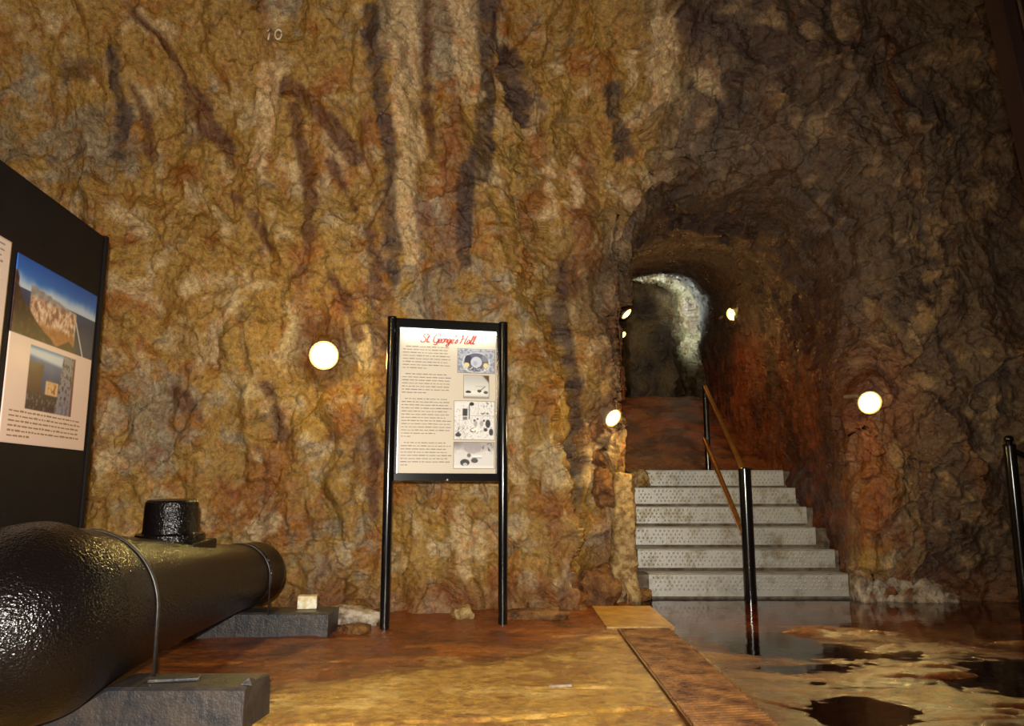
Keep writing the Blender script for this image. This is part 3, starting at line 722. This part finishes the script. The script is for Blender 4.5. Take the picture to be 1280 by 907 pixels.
# ------------------------------------------------------------------ printed pictures (flat prints as coloured grids)
def picture(name, w_, h_, nx, ny, fn, M, parent, thick=.004):
    us = np.linspace(0, 1, nx); vs = np.linspace(0, 1, ny)
    U, V = np.meshgrid(us, vs, indexing='ij')
    col = np.clip(fn(U, V), 0, 1); col = np.where(col <= .04045, col/12.92, ((col+.055)/1.055)**2.4)
    P = np.stack([(U-.5)*w_, (V-.5)*h_, 0*U+thick], -1).reshape(-1, 3)
    idx = np.arange(nx*ny).reshape(nx, ny)
    q = np.stack([idx[:-1,:-1], idx[1:,:-1], idx[1:,1:], idx[:-1,1:]], -1).reshape(-1, 4)
    # sides give the print its thickness
    rim = np.r_[idx[:, 0], idx[-1, 1:], idx[-2::-1, -1], idx[0, -2:0:-1]]
    low = P[rim].copy(); low[:, 2] = 0; k = len(P)
    li = np.arange(k, k+len(rim)); nr, nl = np.roll(rim, -1), np.roll(li, -1)
    q = np.concatenate([q, np.stack([rim, li, nl, nr], -1)])
    V3 = np.concatenate([P, low]); c3 = np.concatenate([col.reshape(-1, 3), col.reshape(-1, 3)[rim]])
    V4 = (np.array(M.to_3x3()) @ V3.T).T+np.array(M.translation)
    return link(name, mesh_np(name, V4, q, c3), M_print, parent)
def nz(U, V, sx, sy, s, o=3): return fbm(np.stack([U*sx, V*sy, 0*U+s], -1), o, s)
def el(U, V, cx, cy, rx, ry, so=.15): return sst(1-((U-cx)/rx)**2-((V-cy)/ry)**2, 0, so)
def rgbm(U, c): return np.broadcast_to(np.array(c)/255., U.shape+(3,)).copy()
def MX(c, d, t): return c+(np.array(d)/255.-c)*t[..., None]
def rect(U, V, a, b, c_, d, so=.01): return sst(U-a, 0, so)*sst(b-U, 0, so)*sst(V-c_, 0, so)*sst(d-V, 0, so)
def pic_engraving(U, V):
    n = nz(U, V, 14, 10, 31)
    c = MX(rgbm(U, (176, 180, 190)), (128, 132, 148), sst(n, -.1, .2))
    c = MX(c, (215, 220, 225), el(U, V, .5, .42, .40, .46)*(1-el(U, V, .5, .42, .36, .42))*.8)
    c = MX(c, (98, 98, 118), el(U, V, .5, .45, .34, .40)); c = MX(c, (60, 58, 74), el(U, V, .28, .55, .1, .2)); c = MX(c, (140, 140, 150), .7*el(U, V, .74, .62, .1, .16))
    c = MX(c, (196, 200, 212), el(U, V, .5, .45, .16, .24)); c = MX(c, (160, 164, 180), .7*el(U, V, .47, .4, .06, .1))
    c = MX(c, (226, 206, 140), el(U, V, .24, .32, .07, .11)); c = MX(c, (226, 206, 140), el(U, V, .76, .32, .07, .11))
    fig = sst(nz(U, V, 26, 16, 33), .0, .2)*rect(U, V, .14, .86, .08, .27, .05)
    c = MX(c, (236, 234, 228), fig*.9); c = MX(c, (70, 70, 80), sst(nz(U, V, 30, 20, 35), .18, .3)*rect(U, V, .14, .86, .06, .26, .05))
    return c
def pic_battery(U, V):
    c = MX(rgbm(U, (214, 212, 206)), (178, 176, 172), sst(V, .35, 1.)*.8)
    c = MX(c, (92, 66, 52), sst(U+V*.8, 1.5, 1.62)); c = MX(c, (120, 112, 106), .6*sst(.10-V, 0, .06))
    c = MX(c, (232, 230, 226), .8*rect(U, V, .05, .95, .14, .34, .05))
    c = MX(c, (48, 46, 46), el(U, V, .18, .26, .12, .06)+.8*el(U, V, .88, .25, .09, .07)); c = MX(c, (66, 64, 62), el(U, V, .62, .31, .09, .07))
    lx = np.abs((V-.31)-(U-.62)*.85); c = MX(c, (90, 86, 84), sst(.03-lx, 0, .02)*rect(U, V, .6, .88, .2, .7))
    return MX(c, (130, 126, 122), .7*rect(U, V, .45, .85, .50, .54, .02))
def pic_collage(U, V):
    n = nz(U, V, 20, 20, 41)
    c = MX(rgbm(U, (226, 224, 222)), (190, 186, 184), sst(n, .05, .3))
    c = MX(c, (168, 164, 164), .5*rect(U, V, 0, .36, 0, .46, .03)*sst(nz(U, V, 26, 12, 43), -.1, .2))
    c = MX(c, (54, 52, 54), rect(U, V, .19, .34, .60, .82, .03)); c = MX(c, (120, 116, 116), rect(U, V, .2, .33, .5, .6, .02))
    c = MX(c, (40, 38, 40), el(U, V, .43, .93, .06, .05)); c = MX(c, (52, 48, 48), rect(U, V, .35, .39, .52, .92, .02))
    c = MX(c, (120, 118, 118), .8*sst(.008-np.abs(U-.59), 0, .006)*rect(U, V, 0, 1, .62, 1)); c = MX(c, (130, 128, 128), .8*sst(.008-np.abs(V-.62), 0, .006)*rect(U, V, .4, 1, .4, 1))
    c = MX(c, (110, 108, 108), sst(nz(U, V, 14, 14, 45), .12, .26)*rect(U, V, .62, .95, .64, 1, .03)); c = MX(c, (130, 126, 126), .8*rect(U, V, 0, .4, .49, .5, .01))
    for cx, cy, rx, ry in ((.5, .5, .03, .03), (.58, .54, .025, .025), (.74, .5, .03, .03), (.84, .42, .07, .12), (.46, .24, .07, .06), (.78, .26, .05, .05), (.92, .2, .06, .1), (.1, .12, .08, .06)):
        c = MX(c, (44, 42, 44), .9*el(U, V, cx, cy, rx, ry, .4))
    c = MX(c, (150, 146, 148), .7*el(U, V, .53, .42, .05, .09, .4)+.7*el(U, V, .68, .42, .05, .09, .4)); c = MX(c, (244, 242, 226), el(U, V, .55, .25, .14, .05))
    c = MX(c, (70, 66, 66), sst(nz(U, V, 22, 22, 47), .12, .25)*rect(U, V, .4, 1, .16, .34, .04)*.9)
    return MX(c, (80, 78, 78), sst(nz(U, V, 24, 24, 49), .16, .28)*rect(U, V, .03, .3, .04, .4, .05))
def pic_guns(U, V):
    n = nz(U, V, 9, 7, 51)
    c = MX(rgbm(U, (214, 210, 208)), (170, 164, 164), sst(V+.3*n, .5, .95)); c = MX(c, (120, 110, 112), .8*sst(np.hypot(U-.05, V-1), .3, .0))
    c = MX(c, (150, 142, 146), el(U, V, .46, .82, .24, .26)*.6); c = MX(c, (84, 78, 84), sst(nz(U, V, 12, 10, 53), .05, .25)*rect(U, V, .68, 1, .62, 1, .05))
    c = MX(c, (60, 58, 58), el(U, V, .27, .22, .12, .14)); c = MX(c, (190, 188, 186), el(U, V, .28, .15, .06, .06)); c = MX(c, (80, 78, 78), el(U, V, .51, .3, .09, .1)); c = MX(c, (110, 106, 106), el(U, V, .37, .5, .05, .08))
    c = MX(c, (236, 234, 230), rect(U, V, .44, .7, .42, .52, .02)); c = MX(c, (120, 116, 116), rect(U, V, .44, .7, .38, .42, .02))
    return MX(c, (240, 238, 236), .6*sst(.14-V, 0, .1))
def dashes(bm, x0, x1, y, h, M, rng, th=.0016, wmin=.012, wmax=.05, gap=.007):
    x = x0
    while x < x1-wmin:
        wd = min(rng.uniform(wmin, wmax), x1-x)
        hh = h*rng.uniform(.75, 1.1)
        v = [bm.verts.new(M @ Vector(p)) for p in ((x, y, th), (x+wd, y, th), (x+wd, y+hh, th), (x, y+hh, th))]
        bm.faces.new(v); x += wd+gap
# ------------------------------------------------------------------ information sign
pL, pR = Vector((-.893, 5.60, 0)), Vector((-.068, 5.80, 0))
ang = math.atan2(pR.y-pL.y, pR.x-pL.x); Wd = (pR-pL).length
sg = empty('information_sign', (pL+pR)/2, 'free-standing black-framed information board with cream text panel between two posts', 'sign', ang)
hw = Wd/2
for s_ in (-1, 1):
    bm = bmesh.new(); tube(bm, [(s_*hw, 0, -.04), (s_*hw, 0, 2.20)], .034, 18)
    po = obj('post', bm, M_black, sg); smooth_auto(po)
    bm = bmesh.new(); lathe(bm, [(2.198, .034), (2.206, .036), (2.216, .034), (2.22, 0)], n=18); bmesh.ops.translate(bm, verts=bm.verts, vec=(s_*hw, 0, 0)); obj('post_cap', bm, M_black, po)
bw = hw-.034
bm = bmesh.new(); box(bm, -bw, bw, -.030, .030, 2.135, 2.205); obj('top_bar', bm, M_black, sg, bevel=.004)
bm = bmesh.new(); box(bm, -bw, bw, -.030, .030, 1.005, 1.062); obj('bottom_bar', bm, M_black, sg, bevel=.004)
for s_ in (-1, 1):
    bm = bmesh.new(); box(bm, min(s_*bw, s_*(bw-.022)), max(s_*bw, s_*(bw-.022)), -.030, .030, 1.062, 2.135); obj('side_rail', bm, M_black, sg, bevel=.003)
    bm = bmesh.new(); box(bm, s_*(bw-.0225)-.003, s_*(bw-.0225)+.003, -.034, -.022, 1.06, 2.12); obj('edge_strip', bm, M_chrome, sg)
fw = bw-.024
bm = bmesh.new(); box(bm, -fw, fw, -.004, .02, 1.062, 2.135)
face = obj('text_panel', bm, M_cream, sg); face['label'] = 'cream panel printed with red title, grey text and four pictures'
bm = bmesh.new(); tube(bm, [(-fw+.005, -.030, 2.117), (fw-.005, -.030, 2.117)], .014, 10)
tb_ = obj('light_tube', bm, M_tube, sg); smooth_auto(tb_)
l = bpy.data.lights.new('sign_tube_light', 'AREA'); l.shape = 'RECTANGLE'; l.size = fw*1.9; l.size_y = .015; l.energy = .6; l.color = (.95, 1.0, .95)
lo = bpy.data.objects.new('sign_tube_light', l); C.objects.link(lo); lo.parent = sg; lo.location = (0, -.03, 2.10); lo.rotation_euler = (math.radians(-12), 0, 0)
FM = Matrix.Translation((0, -.0045, 0)) @ Matrix.Rotation(math.pi/2, 4, 'X')       # local x right, y up, z to the viewer
def on_face(px, py):                                                               # panel-relative place from the print layout (0..1 across, 0..1 down)
    return (-fw+2*fw*px, 2.128-1.06*py)
# picture layout, as fractions of the panel
for (u0, u1, v0, v1, fn, nx, ny) in ((.60, .985, .125, .295, pic_engraving, 74, 50), (.665, .925, .315, .475, pic_battery, 50, 46), (.57, .985, .500, .770, pic_collage, 80, 78), (.57, .985, .790, .970, pic_guns, 74, 50)):
    (xa, ya), (xb, yb) = on_face(u0, v1), on_face(u1, v0)
    M = FM @ Matrix.Translation(((xa+xb)/2, (ya+yb)/2, 0))
    bm = bmesh.new(); box(bm, -(xb-xa)/2-.004, (xb-xa)/2+.004, -(yb-ya)/2-.004, (yb-ya)/2+.004, 0, .0012)
    bmesh.ops.transform(bm, matrix=M, verts=bm.verts)
    fr = obj('picture_border', bm, M_ink, face)
    fr2 = picture('picture', xb-xa, yb-ya, nx, ny, fn, M, face, .0022)
bm = bmesh.new(); rng = random.Random(5)
v = .125
for para in (8, 7, 13, 8):
    for k in range(para):
        x0, y0 = on_face(.035+(.03 if k == 0 else 0), v); x1, _ = on_face(.53+rng.uniform(-.05, .03) if k < para-1 else .30, v)
        if para == 13 and k > 10: x1 -= .12
        if para == 8 and k == 7 and v > .8: x1 = x0+.05
        dashes(bm, x0, x1, y0, .0065, FM, rng); v += .0218
    v += .0215
o = obj('body_text', bm, M_ink, face); o['kind'] = 'stuff'; o['label'] = 'grey lines of small printed text'
# red script title
G = {'S': (.66, [[(.64,.82),(.52,1),(.27,.98),(.14,.8),(.27,.6),(.5,.42),(.55,.18),(.35,0),(.1,.02),(0,.17)]]),
     't': (.30, [[(.14,.92),(.07,.3),(.13,.02),(.3,.1)], [(-.05,.62),(.30,.66)]]), '.': (.16, [[(0,.0),(.04,0),(.04,.05),(0,.05)]]), ' ': (.28, []),
     'G': (.66, [[(.7,.8),(.55,1),(.25,.95),(.05,.6),(.08,.2),(.3,0),(.55,.12),(.62,.44),(.38,.44)], [(.62,.44),(.6,-.1),(.42,-.28),(.2,-.18)]]),
     'e': (.34, [[(0,.15),(.2,.22),(.3,.38),(.2,.5),(.06,.38),(.05,.15),(.17,0),(.36,.1)]]), 'o': (.40, [[(.2,.5),(.05,.35),(.06,.1),(.2,0),(.33,.15),(.32,.4),(.2,.5),(.42,.44)]]),
     'r': (.34, [[(0,.1),(.08,.52),(.16,.42),(.26,.46),(.24,.1),(.34,.05)]]), 'g': (.40, [[(.3,.45),(.15,.5),(.04,.3),(.08,.05),(.22,.05),(.32,.45),(.28,-.2),(.12,-.42),(0,-.25),(.4,.1)]]),
     "'": (.16, [[(.12,1.06),(.09,.9),(.02,.72)]]), 's': (.34, [[(0,.05),(.2,.5),(.28,.2),(.15,0),(.02,.08)]]),
     'H': (.80, [[(.0,.85),(.12,1),(.14,.5),(.02,0)], [(.68,1),(.58,.4),(.56,.02),(.74,.06)], [(.0,.48),(.3,.56),(.72,.52)]]),
     'a': (.40, [[(.3,.45),(.15,.5),(.03,.25),(.1,0),(.25,.1),(.32,.48),(.3,.1),(.42,.05)]]), 'l': (.28, [[(0,.1),(.18,.6),(.22,.95),(.13,1),(.07,.6),(.1,.1),(.18,0),(.3,.1)]])}
def cat(pts, n=5):
    p = [pts[0]]+list(pts)+[pts[-1]]; out = []
    for i in range(1, len(p)-2):
        for k in range(n):
            t = k/n; out.append(tuple(.5*((2*p[i][j])+(-p[i-1][j]+p[i+1][j])*t+(2*p[i-1][j]-5*p[i][j]+4*p[i+1][j]-p[i+2][j])*t*t+(-p[i-1][j]+3*p[i][j]-3*p[i+1][j]+p[i+2][j])*t**3) for j in (0, 1)))
    return out+[pts[-1]]
def script(bm, text, x, y, size, width, M, th=.0016, slant=.32):
    for ch in text:
        adv, strokes = G[ch]
        for stk in strokes:
            pts = [(x+(a+slant*b)*size, y+b*size) for a, b in cat(stk)]; prev = None
            for i, p in enumerate(pts):
                q0, q1 = pts[max(0, i-1)], pts[min(len(pts)-1, i+1)]
                dx, dy = q1[0]-q0[0], q1[1]-q0[1]; L = math.hypot(dx, dy) or 1
                hw_ = width*(.65+.5*abs(dy/L)); nx_, ny_ = -dy/L*hw_/2, dx/L*hw_/2
                cur = (bm.verts.new(M @ Vector((p[0]+nx_, p[1]+ny_, th))), bm.verts.new(M @ Vector((p[0]-nx_, p[1]-ny_, th))))
                if prev: bm.faces.new((prev[0], prev[1], cur[1], cur[0]))
                prev = cur
        x += adv*size
    return x
title = "St. George's Hall"
tw = sum(G[c][0] for c in title)
bm = bmesh.new(); tx, ty = on_face(.21, .088); size = (2*fw*.56)/tw
script(bm, title, tx, ty, size, .0074, FM)
o = obj('title_lettering', bm, M_red, face); o['label'] = "red script title reading St. George's Hall"
bm = bmesh.new(); tube(bm, [(0, -.028, 1.015), (0, -.04, 1.015)], .006, 8); obj('screw', bm, M_chrome, sg)
# ------------------------------------------------------------------ display board at the left
TB = Vector((.0894, -1, 0)).normalized(); PB = Vector((-2.66, 5.0, 0))+TB*.19
BL = 2.6
rzb = math.atan2(TB.y, TB.x)
bd = empty('display_board', PB+TB*BL/2, 'tall black display board carrying posters at the far left', 'display board', rzb)
# local x runs towards the camera, local -y ... the printed side faces the hall (+X world)
bm = bmesh.new(); box(bm, -BL/2, BL/2, -.045, 0, -.04, 2.56)
obj('panel', bm, M_blackmat, bd, bevel=.006)
bm = bmesh.new(); box(bm, -BL/2-.012, -BL/2+.03, -.055, .012, -.04, 2.57); obj('edge_trim', bm, M_blackmat, bd, bevel=.004)
# poster frame: viewer sees local +y side; x to the viewer's right is local -x
def board_M(s_, z): return Matrix.Translation((-BL/2+s_-.19, .001, z)) @ Matrix(((-1, 0, 0, 0), (0, 0, 1, 0), (0, 1, 0, 0), (0, 0, 0, 1)))
def poster_rock(U, V):
    c = rgbm(U, (222, 192, 178))
    v = (V-.575)/.425; top = sst(V, .572, .578)
    n = nz(U, V, 6, 5, 61); n2 = nz(U, V, 24, 22, 62)
    sky = MX(MX(rgbm(U, (50, 104, 178)), (28, 80, 160), sst(v, .7, 1)), (196, 204, 214), sst(.74-v+.12*n, -.08, .10)*.9)
    sea = rgbm(U, (34, 44, 78)); sea = MX(sea, (70, 80, 112), .5*sst(v+.2*n, .42, .55))
    im = np.where((v < .60)[..., None], sea, sky)
    land = rect(U, V*0+v, .16, .74, -.2, 9, .02)*sst(.74-U*.22-v+.03*n2, 0, .02)*sst(U*.9+.30+v*.55-.55+.1*n, 0, .02)*sst(.98-(U+.28*(1-v)), -.02, .02)
    im = MX(im, (196, 150, 120), land); im = MX(im, (136, 96, 78), land*sst(n2, .02, .18)); im = MX(im, (226, 206, 184), land*sst(-n2, .05, .2)*.8); im = MX(im, (132, 132, 136), land*sst(v, .5, .62)*.8)
    im = MX(im, (150, 84, 40), land*sst(.28-v, 0, .1)*.8)
    rockm = sst(.30+.1*n-.38*v-U+.22*sst(.35-v, 0, .35), 0, .03); im = MX(im, (50, 26, 28), rockm); im = MX(im, (84, 46, 38), rockm*sst(n2, .05, .2)*.8)
    im = MX(im, (56, 28, 22), sst(.16-np.abs(U-.66)*.9-v, 0, .03)); im = MX(im, (206, 196, 190), sst(.012-np.abs(U-(.86-.28*v)), 0, .008)*sst(.5-v, 0, .05))
    c = c*(1-top[..., None])+im*top[..., None]
    pu, pv = (U-.22)/.56, (V-.19)/.355
    ins = rect(U, V, .22, .78, .19, .548, .006)
    m = nz(U, V, 9, 9, 64); m2 = nz(U, V, 36, 30, 65)
    im = MX(MX(rgbm(U, (44, 56, 100)), (70, 84, 130), sst(pv, .5, .75)), (190, 196, 206), sst(pv+.08*pu, .80, .88)); im = MX(im, (90, 120, 160), sst(pv, .92, 1.))
    im = MX(im, (76, 40, 44), sst(.34+.12*m-pu, 0, .05)*sst(.78-pv, 0, .08)); im = MX(im, (60, 34, 40), sst(.30-pv+.1*m, 0, .05))
    im = MX(im, (206, 164, 120), rect(pu, pv, .36, .66, .27, .52, .03)); im = MX(im, (150, 92, 50), rect(pu, pv, .42, .64, .3, .5, .03)*sst(m2, 0, .15))
    tower = sst(pu-(.60+.10*pv), 0, .03); im = MX(im, (128, 122, 134), tower); im = MX(im, (66, 52, 62), tower*sst(m2, .02, .16)); im = MX(im, (112, 44, 46), sst(pu, .93, .96)*.8)
    im = MX(im, (110, 104, 122), sst(.28-pv, 0, .06)*sst(m2, .05, .2)*.8)
    return c*(1-ins[..., None])+im*ins[..., None]
def poster_second(U, V):
    c = rgbm(U, (210, 186, 170)); n = nz(U, V, 8, 8, 71); n2 = nz(U, V, 26, 26, 72)
    ins = rect(U, V, .06, .92, .14, .84, .006)
    im = MX(rgbm(U, (214, 208, 198)), (120, 84, 52), sst(.62-V+.3*n, 0, .1)); im = MX(im, (62, 50, 56), sst(n2+n, .08, .3)*sst(.7-V, 0, .1)); im = MX(im, (160, 170, 180), .7*sst(-n2, .12, .3)*sst(.5-V, 0, .1))
    return c*(1-ins[..., None])+im*ins[..., None]
M1 = board_M(.722, 1.668)
ps = picture('poster', .92, .974, 150, 160, poster_rock, M1, bd, .006); ps['label'] = 'pinkish poster with a photograph of a town below a rock and a lookout photograph'
bm = bmesh.new(); rng = random.Random(9)
for k in range(6):
    x0 = -.40; x1 = .38-(.0 if k < 5 else .5)+rng.uniform(-.03, 0)
    if k == 5: x1 = -.16
    dashes(bm, x0, x1, -.325-k*.0255, .010, M1, rng, .0068, .015, .06, .009)
o = obj('caption_text', bm, mat('caption_ink', (150, 118, 84), .6), ps); o['kind'] = 'stuff'
for (dx, dy) in ((-.445, .465), (.445, .465)):
    bm = bmesh.new(); box(bm, dx-.005, dx+.005, dy-.005, dy+.005, .006, .009)
    bmesh.ops.transform(bm, matrix=M1, verts=bm.verts); obj('pin', bm, M_chrome, ps)
M2 = board_M(1.708, 1.70)
p2 = picture('poster', .92, .974, 90, 96, poster_second, M2, bd, .006); p2['label'] = 'second beige poster nearer the camera'
bm = bmesh.new(); rng = random.Random(10)
for k in range(4): dashes(bm, .05, .40, .45-k*.03, .011, M2, rng, .0068, .015, .06, .009)
o = obj('caption_text', bm, M_ink, p2); o['kind'] = 'stuff'
# ------------------------------------------------------------------ painted mark on the rock
def chalk_mark():
    bm = bmesh.new()
    strokes = [[(-.055, .03), (-.03, .05), (-.045, -.05)], [(.04+.028*math.cos(a), .0+.045*math.sin(a)) for a in np.linspace(.4, .4+2*math.pi, 13)]]
    for s_ in strokes:
        pts = []
        for (a, b) in s_:
            base = at(342, 43, 6.0); dd = Vector((base.x+a, 6.0, base.z+b))-Vector((0, 0, CH)); ok, loc, nor, i = wall.ray_cast(Vector((0, 0, CH)), dd.normalized())
            pts.append(loc-dd.normalized()*.008)
        tube(bm, pts, .008, 6)
    o = obj('chalk_mark', bm, M_chalk, None, True); tag(o, 'small pale painted number 10 high on the ochre rock face', 'painted mark')
chalk_mark()
# ------------------------------------------------------------------ dark brace at the upper right
bc = empty('roof_brace', at(1262, 40, 3.6), 'dark leaning brace with a pale cable at the upper right corner', 'brace')
a, b = at(1190, -330, 3.6), at(1330, 300, 3.6); d_ = (b-a).normalized(); side = Vector((0, 1, 0)).cross(d_).normalized()
bm = bmesh.new()
off = at(1281, 60, 3.6)
c0 = off-d_*1.6; c1 = off+d_*((off.z+.05)/-d_.z); hwid = .115
vv = []
for c_ in (c0, c1):
    for sx in (-1, 1):
        for sy in (-1, 1): vv.append(bm.verts.new(c_+side*hwid*sx+Vector((0, .06*sy, 0))-bc.location))
for f in ((0,1,3,2), (4,6,7,5), (0,4,5,1), (2,3,7,6), (0,2,6,4), (1,5,7,3)): bm.faces.new([vv[i] for i in f])
obj('beam', bm, M_maroon, bc, bevel=.01)
part_tube('cable', [c0+side*.035+Vector((0, -.075, 0)), c1+side*.035+Vector((0, -.075, 0))], .009, M_chrome, bc, 8)
